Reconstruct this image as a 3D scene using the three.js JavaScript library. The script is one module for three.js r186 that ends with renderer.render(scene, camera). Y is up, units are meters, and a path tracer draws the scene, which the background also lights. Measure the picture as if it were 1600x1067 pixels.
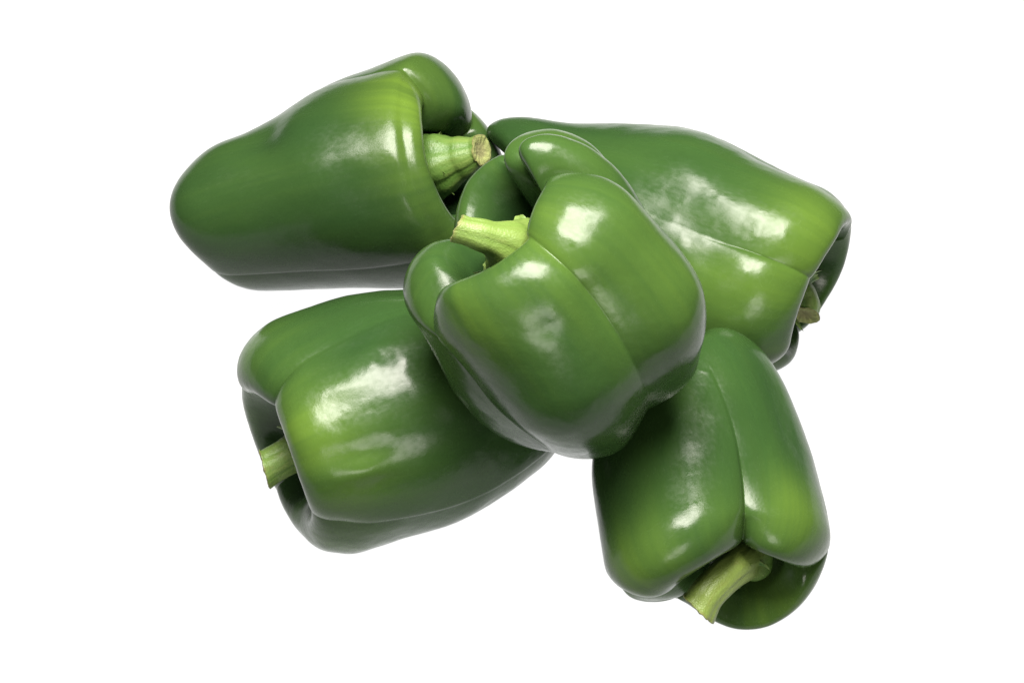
import * as THREE from 'three';
import { ImprovedNoise } from 'three/addons/math/ImprovedNoise.js';
import { RoundedBoxGeometry } from 'three/addons/geometries/RoundedBoxGeometry.js';
import { RectAreaLightUniformsLib } from 'three/addons/lights/RectAreaLightUniformsLib.js';

// ---------- camera, light, exposure ----------
const scene = new THREE.Scene();
const camera = new THREE.PerspectiveCamera(13.311, 1024 / 682, 0.05, 60);
const elevation = THREE.MathUtils.degToRad(52), lookAt = new THREE.Vector3(0, 0.045, 0);
camera.position.set(0, 0.045 + Math.sin(elevation), Math.cos(elevation));
camera.lookAt(lookAt);
camera.updateMatrixWorld(true);
const renderer = new THREE.WebGLRenderer({ antialias: true });
renderer.setSize(1024, 682);
renderer.toneMapping = THREE.LinearToneMapping;
renderer.toneMappingExposure = 1;
renderer.shadowMap.enabled = true;
RectAreaLightUniformsLib.init();
scene.background = new THREE.Color().setRGB(0.045, 0.05, 0.052);   // the dim white studio round the table

// two softboxes: the one above the peppers makes the window-shaped highlights, the one beside the camera fills the front
const LAMPS = [
  { at: [0.01, 0.95, -0.04], aim: [0, 0.05, 0], w: 0.5, h: 0.5, power: 48, label: 'large square softbox lamp hanging straight above the peppers' },
  { at: [0.16, 0.53, 0.92], aim: [0, 0.05, 0], w: 0.42, h: 0.3, power: 9, label: 'smaller oblong softbox lamp low beside the camera' },
];

// ---------- helpers ----------
const noise = new ImprovedNoise();
const TAU = 2 * Math.PI;
const n3 = (x, y, z) => noise.noise(x + 31.7, y + 11.3, z + 5.9);
const lerp = (a, b, t) => a + (b - a) * t, clamp = (x, a = 0, b = 1) => Math.min(b, Math.max(a, x));
const smooth = (a, b, x) => { const t = clamp((x - a) / (b - a)); return t * t * (3 - 2 * t); };
function tag(o, label, category, group) { o.userData.label = label; if (category) o.userData.category = category; if (group) o.userData.group = group; return o; }
function mesh(name, geometry, material, parent) {
  const m = new THREE.Mesh(geometry, material); m.name = name; m.castShadow = m.receiveShadow = true; parent.add(m); return m;
}
function rng(seed) { return () => { seed = (seed + 0x6d2b79f5) | 0; let t = Math.imul(seed ^ (seed >>> 15), 1 | seed); t = (t + Math.imul(t ^ (t >>> 7), 61 | t)) ^ t; return ((t ^ (t >>> 14)) >>> 0) / 4294967296; }; }

// ---------- the white table with its added glow, and the softbox ----------
const tableMaterial = new THREE.MeshStandardMaterial({ color: 0xffffff, roughness: 0.9, emissive: 0xffffff, emissiveIntensity: 1.0 });  // emission added so the table stays white and shows no shadows
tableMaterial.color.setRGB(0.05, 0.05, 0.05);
const table = mesh('glowing_table_surface', new THREE.BoxGeometry(0.8, 0.02, 0.69), tableMaterial, scene);
table.position.set(0, -0.0105, -0.105); table.userData.kind = 'structure'; table.castShadow = false;
tag(table, 'white table under the five green peppers, with an added glow that hides shadows');
LAMPS.forEach((L, i) => {
  const box = new THREE.Group(); box.name = i ? 'softbox_lamp_' + String(i).padStart(3, '0') : 'softbox_lamp'; scene.add(box);
  box.position.set(...L.at); box.lookAt(...L.aim);
  tag(box, L.label, 'softbox');
  const dark = new THREE.MeshStandardMaterial({ roughness: 0.8, side: THREE.DoubleSide }); dark.color.setRGB(0.03, 0.03, 0.03);
  const glow = new THREE.MeshStandardMaterial({ roughness: 0.9, emissive: 0xffffff, emissiveIntensity: 1.0 });
  mesh('diffuser', new THREE.BoxGeometry(L.w, L.h, 0.004), glow, box).position.z = -0.004;
  const shell = new THREE.CylinderGeometry(0.06 * Math.SQRT2, L.w / Math.SQRT2 + 0.005, 0.2, 4, 1, true); shell.rotateY(Math.PI / 4); shell.rotateX(-Math.PI / 2); shell.scale(1, L.h / L.w, 1);
  mesh('housing', shell, dark, box).position.z = -0.108;
  const light = new THREE.RectAreaLight(0xfff9f0, L.power, L.w, L.h), aim = new THREE.Vector3(...L.aim);
  light.name = 'softbox_light'; light.position.set(...L.at); light.position.addScaledVector(aim.clone().sub(light.position).normalize(), 0.003);
  scene.add(light); light.lookAt(aim.clone().multiplyScalar(1)); 
});

// ---------- materials ----------
function noiseTexture(size, f) {
  const data = new Uint8Array(size * size * 4);
  for (let y = 0; y < size; y++) for (let x = 0; x < size; x++) { const v = Math.round(255 * clamp(f(x / size, y / size))); data.set([v, v, v, 255], 4 * (y * size + x)); }
  const t = new THREE.DataTexture(data, size, size); t.wrapS = t.wrapT = THREE.RepeatWrapping; t.magFilter = THREE.LinearFilter; t.minFilter = THREE.LinearMipmapLinearFilter; t.generateMipmaps = true; t.needsUpdate = true; return t;
}
// noise that repeats after n cells each way
function cells(n, seed) {
  const r = rng(seed), gx = [], gy = []; for (let i = 0; i < n * n; i++) { const a = r() * TAU; gx.push(Math.cos(a)); gy.push(Math.sin(a)); }
  const fade = (t) => t * t * t * (t * (t * 6 - 15) + 10);
  return (u, v) => {
    const x = u * n, y = v * n, i = Math.floor(x), j = Math.floor(y), f = x - i, g = y - j, dot = (a, b) => { const k = ((i + a) % n) + n * ((j + b) % n); return gx[k] * (f - a) + gy[k] * (g - b); };
    return 1.6 * lerp(lerp(dot(0, 0), dot(1, 0), fade(f)), lerp(dot(0, 1), dot(1, 1), fade(f)), fade(g));
  };
}
// cuticle: shallow pits and faint pimples, one tile is about 4 cm
const c1 = cells(16, 3), c2 = cells(37, 4), c3 = cells(83, 5), c4 = cells(7, 6), c5 = cells(29, 7);
const skinBump = noiseTexture(512, (u, v) => 0.5 + 0.2 * c1(u, v) + 0.22 * c2(u, v) + 0.16 * c3(u, v));
const skinRough = noiseTexture(256, (u, v) => 0.82 + 0.18 * c4(u, v) + 0.2 * c5(u, v));
const skin = new THREE.MeshPhysicalMaterial({ vertexColors: true, roughness: 0.29, roughnessMap: skinRough, bumpMap: skinBump, bumpScale: 0.000018, specularIntensity: 0.43, ior: 1.5 });
const stemMaterial = new THREE.MeshPhysicalMaterial({ vertexColors: true, roughness: 0.42, specularIntensity: 0.7, bumpMap: skinBump, bumpScale: 0.00018 });
const cutMaterial = new THREE.MeshStandardMaterial({ vertexColors: true, roughness: 0.85, bumpMap: skinBump, bumpScale: 0.0004 });

// ---------- one pepper ----------
// A pepper is a closed skin: for every bearing round its axis a profile runs from the stem hollow over the shoulder and down to the tip;
// lobes and the furrows between them have profiles of their own, blended across each lobe.
function profile(R, h, ar, b, tb, m, dd, wd, sr, ir) {
  const ax = R * ar;
  return [
    0, 1 - dd, 0.05, 1 - dd + 0.004, 0.105, 1 - dd - 0.006,
    lerp(0.115, ax, 0.4 + wd * 0.5), 1 - dd, lerp(0.115, ax, ir - 0.06 + 0.25 * wd), 1 + h - 0.5 * (dd + h), lerp(0.115, ax, ir), 1 + h - 0.05 - 0.07 * ir,
    ax * 1.02, 1 + h + 0.035, lerp(ax, R, 0.62), 1 + h - 0.005, R * sr, 1 + h * 0.6 - 0.125,
    R, 0.745, R * lerp(1, m, 0.55), 0.6, R * m, 0.44, R * lerp(m, tb, 0.5), 0.27,
    R * tb, 0.13 + b, R * tb * 0.86, 0.015 + b, R * tb * 0.52, -0.02 + b, R * tb * 0.26, 0.02 + b * 0.5, 0.03, 0.06, 0, 0.06];
}
const NC = 19;
const spline = (t) => { const t2 = t * t, t3 = t2 * t; return [(1 - 3 * t + 3 * t2 - t3) / 6, (4 - 6 * t2 + 3 * t3) / 6, (1 + 3 * t + 3 * t2 - 3 * t3) / 6, t3 / 6]; };
function furrows(P) {
  const n = P.lobes.length;
  const lp = P.lobes.map((l) => profile(l.R, l.h, l.ar, l.b, l.tb, l.m, P.dd, l.wd, l.sr, l.ir));
  const cp = P.cre.map((c, k) => {
    const A = P.lobes[k], B = P.lobes[(k + 1) % n], av = (q) => (A[q] + B[q]) / 2;
    const q = profile(av('R'), av('h'), av('ar'), av('b'), av('tb'), av('m'), P.dd, av('wd'), av('sr'), av('ir')), dip = [0, 0, 0, 0.15, 0.45, 0.8, 1, 0.9, 0.45];
    for (let i = 3; i < NC; i++) {
      let f;
      if (i <= 8) { f = c.cs; q[2 * i + 1] -= c.ch * dip[i]; } else if (i <= 12) f = lerp(c.cs, c.cm, Math.min(1, (i - 8) / 3.2));
      else { f = lerp(c.cm, c.cb, Math.min(1, (i - 12) / 2)); if (i <= 16) q[2 * i + 1] += c.cb * 0.12; }
      q[2 * i] *= 1 - f * (i < 6 ? 0.7 : 1);
    }
    return q;
  });
  const edge = P.lobes.map((l, k) => { let b = P.lobes[(k + 1) % n].a; while (b < l.a) b += TAU; return lerp(l.a, b, 0.5 + P.cre[k].o); });
  return { lp, cp, edge };
}
function skinGeometry(P, seed) {
  const NT = 480, NS = 340, n = P.lobes.length, { lp, cp, edge } = furrows(P), row = new Float32Array(NC * 2);
  const pos = [], col = [], uv = [], idx = [], q = new THREE.Vector3(), rot = P.rot;
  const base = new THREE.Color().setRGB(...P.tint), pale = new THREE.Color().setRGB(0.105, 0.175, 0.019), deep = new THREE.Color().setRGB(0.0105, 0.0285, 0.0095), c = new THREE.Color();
  for (let i = 0; i <= NT; i++) {
    const th = P.lobes[0].a + TAU * (i % NT) / NT; let k = 0, u = 0;
    for (let l = 0; l < n; l++) {
      const a = P.lobes[l].a; let lo = edge[(l + n - 1) % n], hi = edge[l];
      while (lo > a) lo -= TAU; while (hi < a) hi += TAU; while (lo < a - TAU) lo += TAU;
      let t = th; while (t < lo - 1e-9) t += TAU; while (t >= lo + TAU - 1e-9) t -= TAU;
      if (t <= hi + 1e-9) { k = l; u = t >= a ? (t - a) / (hi - a) : (t - a) / (a - lo); break; }
    }
    const Q = u >= 0 ? cp[k] : cp[(k + n - 1) % n], L = lp[k], U = Math.min(1, Math.abs(u));
    for (let s = 0; s < NC; s++) {
      const tub = s <= 8 ? 1 : s <= 11 ? lerp(1, 0.15, (s - 8) / 3) : 0.15, soft = s <= 8 ? 0.3 : s <= 11 ? lerp(0.3, 0.8, (s - 8) / 3) : 0.8, w = lerp(lerp(1 - U * U, 0.5 + 0.5 * Math.cos(Math.PI * U), soft), Math.sqrt(Math.max(0, 1.02 - U * U)) * 0.99, tub * 0.75);
      row[2 * s] = lerp(Q[2 * s], L[2 * s], w); row[2 * s + 1] = lerp(Q[2 * s + 1], L[2 * s + 1], w);
    }
    const ct = Math.cos(th), st = Math.sin(th);
    for (let j = 0; j <= NS; j++) {
      const g = j / NS * (NC - 1), s = Math.min(NC - 2, Math.floor(g)), B = spline(g - s); let r = 0, y = 0;
      for (let e = 0; e < 4; e++) {
        const id = s - 1 + e, rr = id < 0 ? -row[2] : id > NC - 1 ? -row[2 * NC - 4] : row[2 * id], yy = id < 0 ? row[3] : id > NC - 1 ? row[2 * NC - 3] : row[2 * id + 1];
        r += B[e] * rr; y += B[e] * yy;
      }
      if (r < 0 || j === 0 || j === NS) r = 0;
      const d = y - 0.5;
      q.set((r * ct + P.bx * (d * d - 0.25) + P.cx * (d * d * d - 0.25 * d)) * P.S, d * P.S, (r * st + P.bz * (d * d - 0.25) + P.cz * (d * d * d - 0.25 * d)) * P.S).applyQuaternion(rot);
      pos.push(q.x, q.y, q.z);
      // skin colour of the fruit itself: streaks along the fruit, paler shoulders where it is still ripening; then painted shade darkening the stem hollow
      const lx = ct * 2.2, lz = st * 2.2;
      const streak = 0.55 * n3(lx * 5 + seed, y * 1.2, lz * 5) + 0.45 * n3(lx * 13 + seed, y * 2.4, lz * 13);
      const patch = n3(lx * 0.9 + seed * 3.1, y * 2.2, lz * 0.9) + 0.5 * n3(lx * 2.3, y * 4.5 + seed, lz * 2.3);
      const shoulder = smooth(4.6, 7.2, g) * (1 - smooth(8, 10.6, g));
      c.copy(base);
      c.lerp(pale, clamp(P.pale * (0.10 + 0.9 * shoulder) * (0.7 + 0.5 * patch) + 0.08 * streak, 0, 0.75));
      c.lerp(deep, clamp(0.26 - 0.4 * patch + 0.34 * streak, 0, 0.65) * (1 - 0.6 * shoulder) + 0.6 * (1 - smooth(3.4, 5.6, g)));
      const fleck = n3(lx * 40 + seed, y * 60, lz * 40); c.multiplyScalar(1 + 0.06 * streak + 0.05 * fleck);
      for (const [x, yy, z, rr, amount] of P.ripe || []) { const d2 = ((q.x - x) ** 2 + (q.y - yy) ** 2 + (q.z - z) ** 2) / (rr * rr); if (d2 < 9) c.lerp(pale, clamp(amount * Math.exp(-d2) * (0.9 + 0.45 * patch + 0.35 * streak), 0, 0.95)); }
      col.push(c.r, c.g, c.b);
      uv.push(i / NT * 7, g / (NC - 1) * 5);
    }
  }
  const at = (i, j) => i * (NS + 1) + j;
  for (let i = 0; i < NT; i++) for (let j = 0; j < NS; j++) { const a = at(i, j), b = at(i + 1, j); if (j > 0) idx.push(a, b, a + 1); if (j < NS - 1) idx.push(b, b + 1, a + 1); }
  const geo = new THREE.BufferGeometry();
  geo.setAttribute('position', new THREE.Float32BufferAttribute(pos, 3)); geo.setAttribute('color', new THREE.Float32BufferAttribute(col, 3)); geo.setAttribute('uv', new THREE.Float32BufferAttribute(uv, 2)); geo.setIndex(idx);
  weldNormals(geo, NT, NS);
  // gentle unevenness, then the dents and bumps that this fruit has
  const p = geo.attributes.position, N = geo.attributes.normal, v = new THREE.Vector3(), w = new THREE.Vector3();
  for (let i = 0; i < p.count; i++) {
    v.fromBufferAttribute(p, i); w.fromBufferAttribute(N, i);
    const f = v.clone().multiplyScalar(1 / 0.02).addScalar(seed * 7.7), j = i % (NS + 1), e = smooth(4, 30, j) * (1 - smooth(NS - 12, NS, j));
    let h = e * P.rough * (0.0006 * n3(f.x, f.y, f.z) + 0.0002 * n3(f.x * 2.3, f.y * 2.3, f.z * 2.3) + 0.00005 * n3(f.x * 6, f.y * 6, f.z * 6) + 0.00002 * n3(f.x * 14, f.y * 14, f.z * 14) + 0.000008 * n3(f.x * 24, f.y * 24, f.z * 24));
    for (const D of P.dents) {
      const dx = v.x - D.at[0], dy = v.y - D.at[1], dz = v.z - D.at[2];
      const al = dx * D.along[0] + dy * D.along[1] + dz * D.along[2], d2 = dx * dx + dy * dy + dz * dz - al * al;
      h += D.h * Math.exp(-d2 / (D.r * D.r) - al * al / (D.len * D.len));
    }
    v.addScaledVector(w, h); p.setXYZ(i, v.x, v.y, v.z);
  }
  weldNormals(geo, NT, NS);
  return geo;
}
function weldNormals(geo, NT, NS) {
  geo.computeVertexNormals();
  const N = geo.attributes.normal, a = new THREE.Vector3(), b = new THREE.Vector3(), top = new THREE.Vector3(), end = new THREE.Vector3();
  for (let j = 0; j <= NS; j++) { const i0 = j, i1 = NT * (NS + 1) + j; a.fromBufferAttribute(N, i0); b.fromBufferAttribute(N, i1); a.add(b).normalize(); N.setXYZ(i0, a.x, a.y, a.z); N.setXYZ(i1, a.x, a.y, a.z); }
  for (let i = 0; i < NT; i++) { top.add(a.fromBufferAttribute(N, i * (NS + 1) + 1)); end.add(a.fromBufferAttribute(N, i * (NS + 1) + NS - 1)); }
  top.normalize(); end.normalize();
  for (let i = 0; i <= NT; i++) { N.setXYZ(i * (NS + 1), top.x, top.y, top.z); N.setXYZ(i * (NS + 1) + NS, end.x, end.y, end.z); }
}
// stem: a ribbed tube along a curve, flared at the root into the calyx, its cut end a face of its own
function stemParts(P, seed) {
  const pts = P.stem.map((s) => new THREE.Vector3(s[0], s[1], s[2])), curve = new THREE.CatmullRomCurve3(pts, false, 'centripetal'), rad = P.stem.map((s) => s[3]);
  const NA = 72, NL = 60, up = P.axis, pos = [], col = [], uv = [], idx = [], c = new THREE.Color();
  const green = new THREE.Color().setRGB(...(P.stemTint || [0.07, 0.14, 0.024])), light = new THREE.Color().setRGB(0.15, 0.21, 0.052), root = new THREE.Color().setRGB(0.035, 0.09, 0.014), brown = new THREE.Color().setRGB(0.16, 0.11, 0.045);
  let nrm = null; const ring = [];
  for (let l = 0; l <= NL; l++) {
    const t = l / NL, o = curve.getPointAt(t), T = curve.getTangentAt(t);
    if (l === NL || l === 0) T.copy(curve.getTangentAt(clamp(t, 0.01, 0.99)));
    if (!nrm) { nrm = new THREE.Vector3(0.3, 0.9, 0.2).cross(T).normalize(); } else nrm.addScaledVector(T, -nrm.dot(T)).normalize();
    const bin = T.clone().cross(nrm);
    const x = t * (rad.length - 1), k = Math.min(rad.length - 2, Math.floor(x)), f = x - k, r0 = lerp(rad[k], rad[k + 1], f * f * (3 - 2 * f)) * (1 + 0.1 * smooth(0.9, 1, t));
    for (let a = 0; a <= NA; a++) {
      const an = TAU * (a % NA) / NA + 0.5 * t + seed, rib = Math.pow(Math.abs(Math.cos(an * 2.5)), 0.8);
      const r = r0 * (1 + 0.09 * (rib - 0.6) + 0.05 * n3(Math.cos(an) * 2 + seed, t * 3, Math.sin(an) * 2) + 0.02 * n3(Math.cos(an) * 9, t * 4, Math.sin(an) * 9));
      const p = o.clone().addScaledVector(nrm, r * Math.cos(an)).addScaledVector(bin, r * Math.sin(an));
      // the cut is a little slanted and uneven
      if (t > 0.9) p.addScaledVector(T, smooth(0.9, 1, t) * (r0 * 0.25 * Math.cos(an - (P.cut || 0)) + 0.0004 * n3(Math.cos(an) * 4, seed, Math.sin(an) * 4)));
      pos.push(p.x, p.y, p.z); uv.push(a / NA * 2, t * 2);
      const line = n3(Math.cos(an) * 7 + seed, t * 1.6, Math.sin(an) * 7), blot = n3(Math.cos(an) * 3, t * 7 + seed, Math.sin(an) * 3);
      c.copy(green).lerp(light, clamp(0.35 * rib + 0.5 * line + 0.1, 0, 0.8)).lerp(root, 0.85 * (1 - smooth(0.0, P.rootFade || 0.42, t))).lerp(brown, clamp(0.4 * (blot - 0.35), 0, 0.4) + 0.55 * smooth(0.965, 1, t) * clamp(0.5 + blot));
      col.push(c.r, c.g, c.b);
      if (l === NL) ring.push(p);
    }
  }
  for (let l = 0; l < NL; l++) for (let a = 0; a < NA; a++) { const i = l * (NA + 1) + a, j = i + NA + 1; idx.push(i, i + 1, j, i + 1, j + 1, j); }
  const tube = new THREE.BufferGeometry();
  tube.setAttribute('position', new THREE.Float32BufferAttribute(pos, 3)); tube.setAttribute('color', new THREE.Float32BufferAttribute(col, 3)); tube.setAttribute('uv', new THREE.Float32BufferAttribute(uv, 2)); tube.setIndex(idx); tube.computeVertexNormals();
  // cut end: rings towards a sunken, paler pith
  const T = curve.getTangentAt(0.99), mid = ring.slice(0, NA).reduce((s, p) => s.add(p), new THREE.Vector3()).divideScalar(NA), cp = [], cc = [], cu = [], ci = [], NR = 8;
  const flesh = new THREE.Color().setRGB(0.22, 0.25, 0.08), pith = new THREE.Color().setRGB(0.19, 0.19, 0.075), rim = new THREE.Color().setRGB(0.13, 0.12, 0.04);
  for (let s = 0; s <= NR; s++) for (let a = 0; a <= NA; a++) {
    const f = 1 - s / NR, p = mid.clone().lerp(ring[a], f), w = n3(p.x * 900, p.y * 900, p.z * 900);
    p.addScaledVector(T, f > 0.99 ? 0 : 0.0003 * w - 0.0008 * (1 - smooth(0.2, 0.85, f)) + 0.0003 * smooth(0.6, 0.9, f));
    cp.push(p.x, p.y, p.z); cu.push(a / NA, f);
    c.copy(flesh).lerp(pith, 1 - smooth(0.35, 0.75, f)).lerp(rim, smooth(0.86, 1, f)).multiplyScalar(1 + 0.35 * w); cc.push(c.r, c.g, c.b);
  }
  for (let s = 0; s < NR; s++) for (let a = 0; a < NA; a++) { const i = s * (NA + 1) + a, j = i + NA + 1; ci.push(i, i + 1, j, i + 1, j + 1, j); }
  const cap = new THREE.BufferGeometry();
  cap.setAttribute('position', new THREE.Float32BufferAttribute(cp, 3)); cap.setAttribute('color', new THREE.Float32BufferAttribute(cc, 3)); cap.setAttribute('uv', new THREE.Float32BufferAttribute(cu, 2)); cap.setIndex(ci); cap.computeVertexNormals();
  return { tube, cap };
}
// calyx: the ragged green collar on the floor of the stem hollow
function calyxGeometry(P, seed) {
  const NA = 120, NR = 12, pos = [], col = [], uv = [], idx = [], Y = P.axis, X = new THREE.Vector3(1, 0, 0).applyQuaternion(P.rot), Z = new THREE.Vector3(0, 0, 1).applyQuaternion(P.rot), o = new THREE.Vector3(...P.stem[0]).lerp(new THREE.Vector3(...P.stem[1]), 0.6), c = new THREE.Color();
  const R0 = P.calyx || 0.0125;
  for (let side = 0; side < 2; side++) for (let s = 0; s <= NR; s++) for (let a = 0; a <= NA; a++) {
    const an = TAU * (a % NA) / NA, f = s / NR, tooth = Math.pow(Math.abs(Math.cos(an * 3 + seed)), 6), ragged = n3(Math.cos(an) * 5 + seed, 2, Math.sin(an) * 5);
    const R = R0 * (0.82 + 0.22 * tooth + 0.14 * ragged), r = lerp(0.002, R, f), y = 0.0035 * (1 - f) * (1 - f) + 0.0012 + f * f * (0.0016 + 0.004 * tooth * (0.6 + ragged)) - side * 0.0009 * (1 - f * f * 0.9);
    const p = o.clone().addScaledVector(X, r * Math.cos(an)).addScaledVector(Z, r * Math.sin(an)).addScaledVector(Y, y);
    pos.push(p.x, p.y, p.z); uv.push(a / NA * 3, f);
    const w = n3(Math.cos(an) * 9, f * 4 + seed, Math.sin(an) * 9);
    c.setRGB(0.05, 0.12, 0.02).lerp(new THREE.Color().setRGB(0.2, 0.28, 0.07), clamp(smooth(0.7, 1, f) * 0.6 + 0.3 * w)); col.push(c.r, c.g, c.b);
  }
  const K = (NR + 1) * (NA + 1);
  for (let side = 0; side < 2; side++) for (let s = 0; s < NR; s++) for (let a = 0; a < NA; a++) { const i = side * K + s * (NA + 1) + a, j = i + NA + 1; side ? idx.push(i, j, i + 1, i + 1, j, j + 1) : idx.push(i, i + 1, j, i + 1, j + 1, j); }
  for (let a = 0; a < NA; a++) { const i = NR * (NA + 1) + a, j = i + K; idx.push(i, i + 1, j, i + 1, j + 1, j); }
  const g = new THREE.BufferGeometry();
  g.setAttribute('position', new THREE.Float32BufferAttribute(pos, 3)); g.setAttribute('color', new THREE.Float32BufferAttribute(col, 3)); g.setAttribute('uv', new THREE.Float32BufferAttribute(uv, 2)); g.setIndex(idx); g.computeVertexNormals();
  return g;
}
let count = 0;
function pepper(D, label) {
  const { at, turn, size, hollow, bend, lobes, furrow, stem, dents, ...look } = D;
  const P = {
    rough: 1, pale: 0.25, tint: [0.0235, 0.056, 0.0135], ...look, S: size, dd: hollow, bx: bend[0], bz: bend[1], cx: bend[2], cz: bend[3], rot: new THREE.Quaternion(...turn).normalize(),
    lobes: lobes.map(([a, R, h, ar, b, tb, m, wd, sr, ir]) => ({ a, R, h, ar, b, tb, m, wd, sr, ir })), cre: furrow.map(([o, cs, ch, cm, cb]) => ({ o, cs, ch, cm, cb })), stem,
    dents: (dents || []).map(([x, y, z, ax, ay, az, r, len, h]) => ({ at: [x, y, z], along: [ax, ay, az], r, len, h })),
  };
  P.axis = new THREE.Vector3(0, 1, 0).applyQuaternion(P.rot);
  const e = 0.5 - hollow, off = new THREE.Vector3(P.bx * (e * e - 0.25) + P.cx * (e * e * e - 0.25 * e), e, P.bz * (e * e - 0.25) + P.cz * (e * e * e - 0.25 * e)).multiplyScalar(size).applyQuaternion(P.rot);
  P.hollow = off.toArray();
  const seed = 1.37 * (count + 1), g = new THREE.Group(); g.name = count ? 'green_pepper_' + String(count).padStart(3, '0') : 'green_pepper'; count++;
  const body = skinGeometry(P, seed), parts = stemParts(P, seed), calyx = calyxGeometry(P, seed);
  body.computeBoundingBox(); const low = body.boundingBox.min.y;
  for (const b of [body, parts.tube, parts.cap, calyx]) b.translate(0, -low, 0);
  g.position.set(at[0], at[1] + low, at[2]); scene.add(g);
  tag(g, label, 'bell pepper', 'pile of green bell peppers on the white table');
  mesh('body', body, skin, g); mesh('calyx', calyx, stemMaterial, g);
  const s = mesh('stem', parts.tube, stemMaterial, g); mesh('cut_end', parts.cap, cutMaterial, s);
  return g;
}

// ---------- the five peppers ----------
pepper({
  at: [0.0139, 0.11097, 0.03494], turn: [-0.22975, 0.48083, 0.17995, 0.82682], size: 0.0894, hollow: 0.4693, bend: [0.1606, -0.418, -0.6096, 0.2576],
  lobes: [   // bearing, radius, shoulder height, shoulder radius, tip height, tip radius, waist, hollow wall, shoulder fullness, inner roll
    [-2.3091, 0.4829, -0.0797, 0.5057, 0.0387, 0.9313, 1.0893, 0.6492, 1.0087, 0.86],
    [-0.5845, 0.451, -0.0767, 0.6671, 0.0085, 0.5796, 0.8358, 0.713, 0.9243, 0.8556],
    [-0.1046, 0.4801, -0.0014, 0.4104, -0.0873, 0.9856, 0.9078, 0.15, 0.9971, 0.58],
    [0.5533, 0.4187, 0.0577, 0.5349, 0.0238, 0.8772, 0.8959, 0.15, 0.9458, 0.58],
    [1.4012, 0.4726, -0.0071, 0.5148, 0.042, 0.7918, 1.1091, 0.1939, 1.0092, 0.6431],
    [2.7904, 0.5232, -0.0295, 0.6936, -0.0318, 0.6864, 1.0064, 0.2376, 0.9797, 0.6441],
  ],
  furrow: [   // shift, depth at shoulder, dip, depth at waist, depth at tip
    [-0.0713, 0.12, 0.1785, 0.0992, 0.0634],
    [-0.1842, 0.1353, 0.14, 0.0546, 0.2646],
    [0.0648, 0.07, 0.1, 0, 0.188],
    [-0.1158, 0.2896, 0.1175, 0, 0.1654],
    [-0.0303, 0.1313, 0.0512, 0.1846, 0.2895],
    [0.0955, 0.1103, 0.1741, 0.1903, 0.0571],
  ],
  stem: [
    [-0.0087, 0.01746, -0.00056, 0.014],
    [-0.01272, 0.03068, 0.00525, 0.012],
    [-0.018, 0.0371, 0.00679, 0.0078],
    [-0.02422, 0.04072, 0.00703, 0.005],
    [-0.03062, 0.04256, 0.00629, 0.004],
  ],
  dents: [
    [-0.00282, 0.03632, 0.03976, 0, -0.616, 0.788, 0.004, 0.004, -0.0005],
  ],
  pale: 0.12, tint: [0.0225, 0.0535, 0.013], calyx: 0.014, stemTint: [0.1, 0.165, 0.029], ripe: [[-0.00237, 0.05254, 0.01171, 0.014, 0.3], [0.03248, 0.03585, 0.02413, 0.025, 0.15], [-0.02537, 0.03935, 0.03436, 0.014, 0.2]], cut: 0,
}, 'topmost upright green pepper at the centre of the pile, pale curved stem pointing left');
pepper({
  at: [-0.05314, 0.04746, -0.06736], turn: [0.52147, 0.72524, -0.26422, 0.36372], size: 0.09744, hollow: 0.3, bend: [-0.0573, -0.3913, 0.0429, -0.4337],
  lobes: [   // bearing, radius, shoulder height, shoulder radius, tip height, tip radius, waist, hollow wall, shoulder fullness, inner roll
    [-1.3817, 0.4221, -0.1894, 0.7031, -0.15, 0.8609, 1.1336, 0.373, 0.9228, 0.6905],
    [0.2869, 0.4625, -0.0993, 0.4135, -0.0764, 0.3937, 0.8723, 0.07, 0.9658, 0.4539],
    [1.6207, 0.4472, -0.0477, 0.5299, -0.0458, 0.8511, 1.0404, 0.1034, 0.9656, 0.5341],
    [3.1899, 0.4434, 0.0326, 0.5512, -0.059, 0.6879, 0.847, 0.3433, 0.9252, 0.6595],
  ],
  furrow: [   // shift, depth at shoulder, dip, depth at waist, depth at tip
    [0.1039, 0.0831, 0.0837, 0.0844, 0.117],
    [-0.0844, 0.0425, 0.0615, 0.006, 0.0724],
    [-0.0222, 0.1416, 0.124, 0.0372, 0.0385],
    [-0.1612, 0.0242, 0.033, 0.102, 0.1308],
  ],
  stem: [
    [0.02201, -0.00061, -0.01004, 0.013],
    [0.02763, 0.00399, -0.0078, 0.011],
    [0.03498, 0.00839, -0.00694, 0.0076],
    [0.04229, 0.01306, -0.00641, 0.005],
  ],
  dents: [
    [-0.0344, 0.02533, -0.00203, 0.287, -0.59, 0.755, 0.009, 0.014, -0.0026],
    [-0.05155, 0.01631, -0.00411, 0.447, -0.551, 0.705, 0.011, 0.014, 0.0022],
    [-0.05836, 0.01022, 0.01968, 0, -0.616, 0.788, 0.012, 0.014, 0.001],
    [0.00686, 0.03831, 0.00316, 0.371, -0.572, 0.732, 0.018, 0.02, 0.0003],
  ],
  rough: 0.6, pale: 0.15, tint: [0.0195, 0.0455, 0.0115], calyx: 0.0115, rootFade: 1, stemTint: [0.06, 0.125, 0.02], ripe: [[0.01675, 0.03877, -0.00839, 0.012, 0.75], [0.00867, 0.03921, -0.01251, 0.014, 0.35], [0.01797, 0.03357, 0.01366, 0.016, 0.15]], cut: 0,
}, 'largest tapered green pepper at upper left, stem end turned right into the pile');
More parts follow.
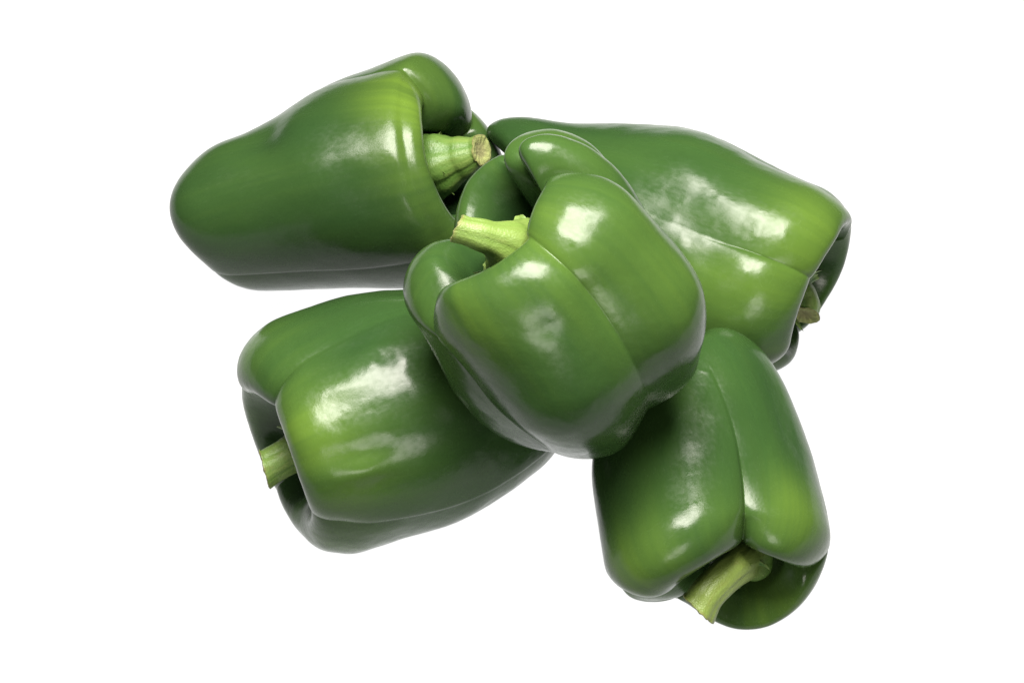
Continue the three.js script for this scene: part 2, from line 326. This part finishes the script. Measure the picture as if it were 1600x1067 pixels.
pepper({
  at: [0.06334, 0.04024, -0.05115], turn: [0.69585, 0.55537, -0.12629, 0.4375], size: 0.12797, hollow: 0.3, bend: [0.1075, 0.0073, 0.1631, -0.2971],
  lobes: [   // bearing, radius, shoulder height, shoulder radius, tip height, tip radius, waist, hollow wall, shoulder fullness, inner roll
    [-0.8296, 0.3349, -0.0902, 0.701, -0.1427, 0.4841, 1.0217, 0.5479, 1.0054, 0.585],
    [0.9645, 0.3302, -0.13, 0.6261, 0.0839, 0.7296, 0.9388, 0.3493, 0.991, 0.6923],
    [2.8734, 0.2921, -0.1354, 0.6027, -0.0004, 0.6209, 0.958, 0.3504, 0.9703, 0.7881],
    [4.1031, 0.3767, -0.1011, 0.5938, 0.1096, 0.6949, 0.9091, 0.4166, 0.9891, 0.6251],
  ],
  furrow: [   // shift, depth at shoulder, dip, depth at waist, depth at tip
    [-0.0535, 0.3861, 0, 0.0075, 0.1593],
    [0.1709, 0.1495, 0.0431, 0.0318, 0.1112],
    [0.0549, 0.2445, 0.1404, 0.0076, 0.1008],
    [0.087, 0.0912, 0.0198, 0.02, 0.05],
  ],
  stem: [
    [0.03441, -0.00725, 0.01847, 0.008],
    [0.03736, -0.00708, 0.02151, 0.0065],
    [0.03929, -0.0081, 0.02443, 0.0054],
    [0.03931, -0.00903, 0.02886, 0.0048],
  ],
  dents: [
    [-0.06562, 0.01847, -0.03276, 0.981, -0.121, 0.155, 0.014, 0.016, 0.0019],
    [0.02426, 0.03865, 0.02589, 0.581, -0.501, 0.641, 0.014, 0.017, 0.0015],
    [0.01533, 0.03203, 0.04005, 0.707, -0.435, 0.557, 0.008, 0.01, 0.0008],
    [-0.01318, 0.03845, 0.01285, 0.53, -0.522, 0.668, 0.014, 0.018, -0.0024],
  ],
  pale: 0.18, calyx: 0.011, ripe: [[0.03948, 0.03809, 0.02542, 0.016, 0.3], [0.02602, 0.02951, 0.04494, 0.018, 0.16], [-0.00271, 0.02388, 0.04315, 0.022, 0.15]], cut: 0,
}, 'long wide green pepper lying behind at right, stem end facing right edge');
pepper({
  at: [-0.04374, 0.04285, 0.03206], turn: [-0.12809, 0.43755, 0.69002, 0.56215], size: 0.09609, hollow: 0.3, bend: [0.0216, 0.2193, -0.1482, 0.1347],
  lobes: [   // bearing, radius, shoulder height, shoulder radius, tip height, tip radius, waist, hollow wall, shoulder fullness, inner roll
    [-0.0364, 0.455, -0.0919, 0.565, -0.0145, 0.7931, 1.0225, 0.3785, 0.9474, 0.6492],
    [1.6596, 0.4626, -0.1005, 0.6271, 0.0099, 1.0264, 1.15, 0.3487, 0.9591, 0.6738],
    [3.276, 0.4136, -0.1241, 0.5641, -0.09, 0.7967, 0.9637, 0.1, 0.9184, 0.5],
    [5.0869, 0.4857, -0.1388, 0.6302, -0.0473, 0.693, 0.9461, 0.1, 0.962, 0.5],
  ],
  furrow: [   // shift, depth at shoulder, dip, depth at waist, depth at tip
    [-0.0357, 0.0884, 0.0598, 0.0036, 0.1023],
    [-0.1121, 0.1, 0.0229, -0.09, -0.07],
    [0.035, 0.12, 0.0054, 0.0591, 0.0617],
    [0.1839, 0.1012, 0.0408, 0.0862, 0.1933],
  ],
  stem: [
    [-0.02162, -0.00539, 0.0053, 0.01],
    [-0.02685, -0.00266, 0.00993, 0.007],
    [-0.03269, -0.00301, 0.01362, 0.006],
    [-0.03879, -0.0043, 0.0169, 0.006],
  ],
  dents: [
    [-0.00605, 0.04259, -0.00007, 0.914, 0.25, -0.32, 0.003, 0.012, -0.0005],
    [0.00239, 0.04263, 0.00521, 0.6, -0.493, 0.63, 0.003, 0.006, -0.0005],
    [-0.0244, 0.03915, 0.01166, 0.894, 0.275, -0.352, 0.003, 0.012, -0.0004],
    [-0.01386, 0.04003, 0.0162, 0.995, 0.061, -0.078, 0.003, 0.01, 0.00035],
    [-0.00243, 0.0296, 0.03353, 0.993, 0.073, -0.094, 0.004, 0.014, -0.0007],
    [-0.0035, 0.02445, 0.03841, 0.989, 0.091, -0.117, 0.004, 0.01, 0.0011],
  ],
  pale: 0.17, calyx: 0.012, ripe: [[-0.02182, 0.03235, 0.03223, 0.013, 0.33], [-0.00751, 0.03188, 0.03189, 0.018, 0.18]], cut: 0,
}, 'short blocky green pepper at lower left, cut stem sticking out to the left');
pepper({
  at: [0.06494, 0.0384, 0.05829], turn: [0.63027, 0.45234, 0.39614, 0.49115], size: 0.09172, hollow: 0.3, bend: [0.1218, -0.38, 0.1714, 0.0029],
  lobes: [   // bearing, radius, shoulder height, shoulder radius, tip height, tip radius, waist, hollow wall, shoulder fullness, inner roll
    [-1.3811, 0.5374, -0.0756, 0.5791, 0.1238, 0.7657, 1.0446, 0.1, 0.9573, 0.52],
    [0.5387, 0.3467, -0.1268, 0.5823, -0.0676, 1.0085, 0.977, 0.1, 0.9631, 0.52],
    [2.3451, 0.3476, -0.0713, 0.7133, -0.0219, 0.7067, 0.8919, 0.1, 0.9677, 0.52],
    [3.9924, 0.4495, -0.2212, 0.5177, 0.0077, 0.7621, 0.9577, 0.1, 0.9458, 0.52],
  ],
  furrow: [   // shift, depth at shoulder, dip, depth at waist, depth at tip
    [0.0687, 0.3367, 0.1493, 0.0987, 0.019],
    [-0.0364, 0.005, 0.1034, 0.0495, 0.1185],
    [0.2081, 0.1248, 0.14, 0.0323, 0.0994],
    [0.0097, 0.0932, 0.1536, 0.077, 0.1193],
  ],
  stem: [
    [0.01295, -0.01143, 0.01747, 0.009],
    [0.00872, -0.0042, 0.02608, 0.0064],
    [0.00278, -0.00116, 0.03357, 0.0059],
    [-0.00178, -0.00158, 0.03898, 0.0058],
    [-0.00468, -0.00464, 0.0429, 0.0059],
  ],
  dents: [
    [0.01945, 0.02585, 0.00188, 1, 0, 0, 0.0013, 0.0013, 0.00022],
    [-0.0012, 0.03569, -0.02798, 0.447, -0.551, 0.705, 0.0009, 0.005, 0.00015],
    [-0.00341, 0.03542, -0.02475, 0.832, -0.342, 0.437, 0.0009, 0.003, 0.00015],
  ],
  rough: 0.6, pale: 0.15, calyx: 0.008, stemTint: [0.125, 0.175, 0.032], ripe: [[0.03024, 0.01866, 0.02081, 0.014, 0.3], [-0.02635, 0.01835, 0.04278, 0.014, 0.25], [0.01968, -0.02164, 0.03145, 0.016, 0.25]], cut: 0,
}, 'green pepper at lower right whose stem end faces down towards the viewer');

renderer.render(scene, camera);
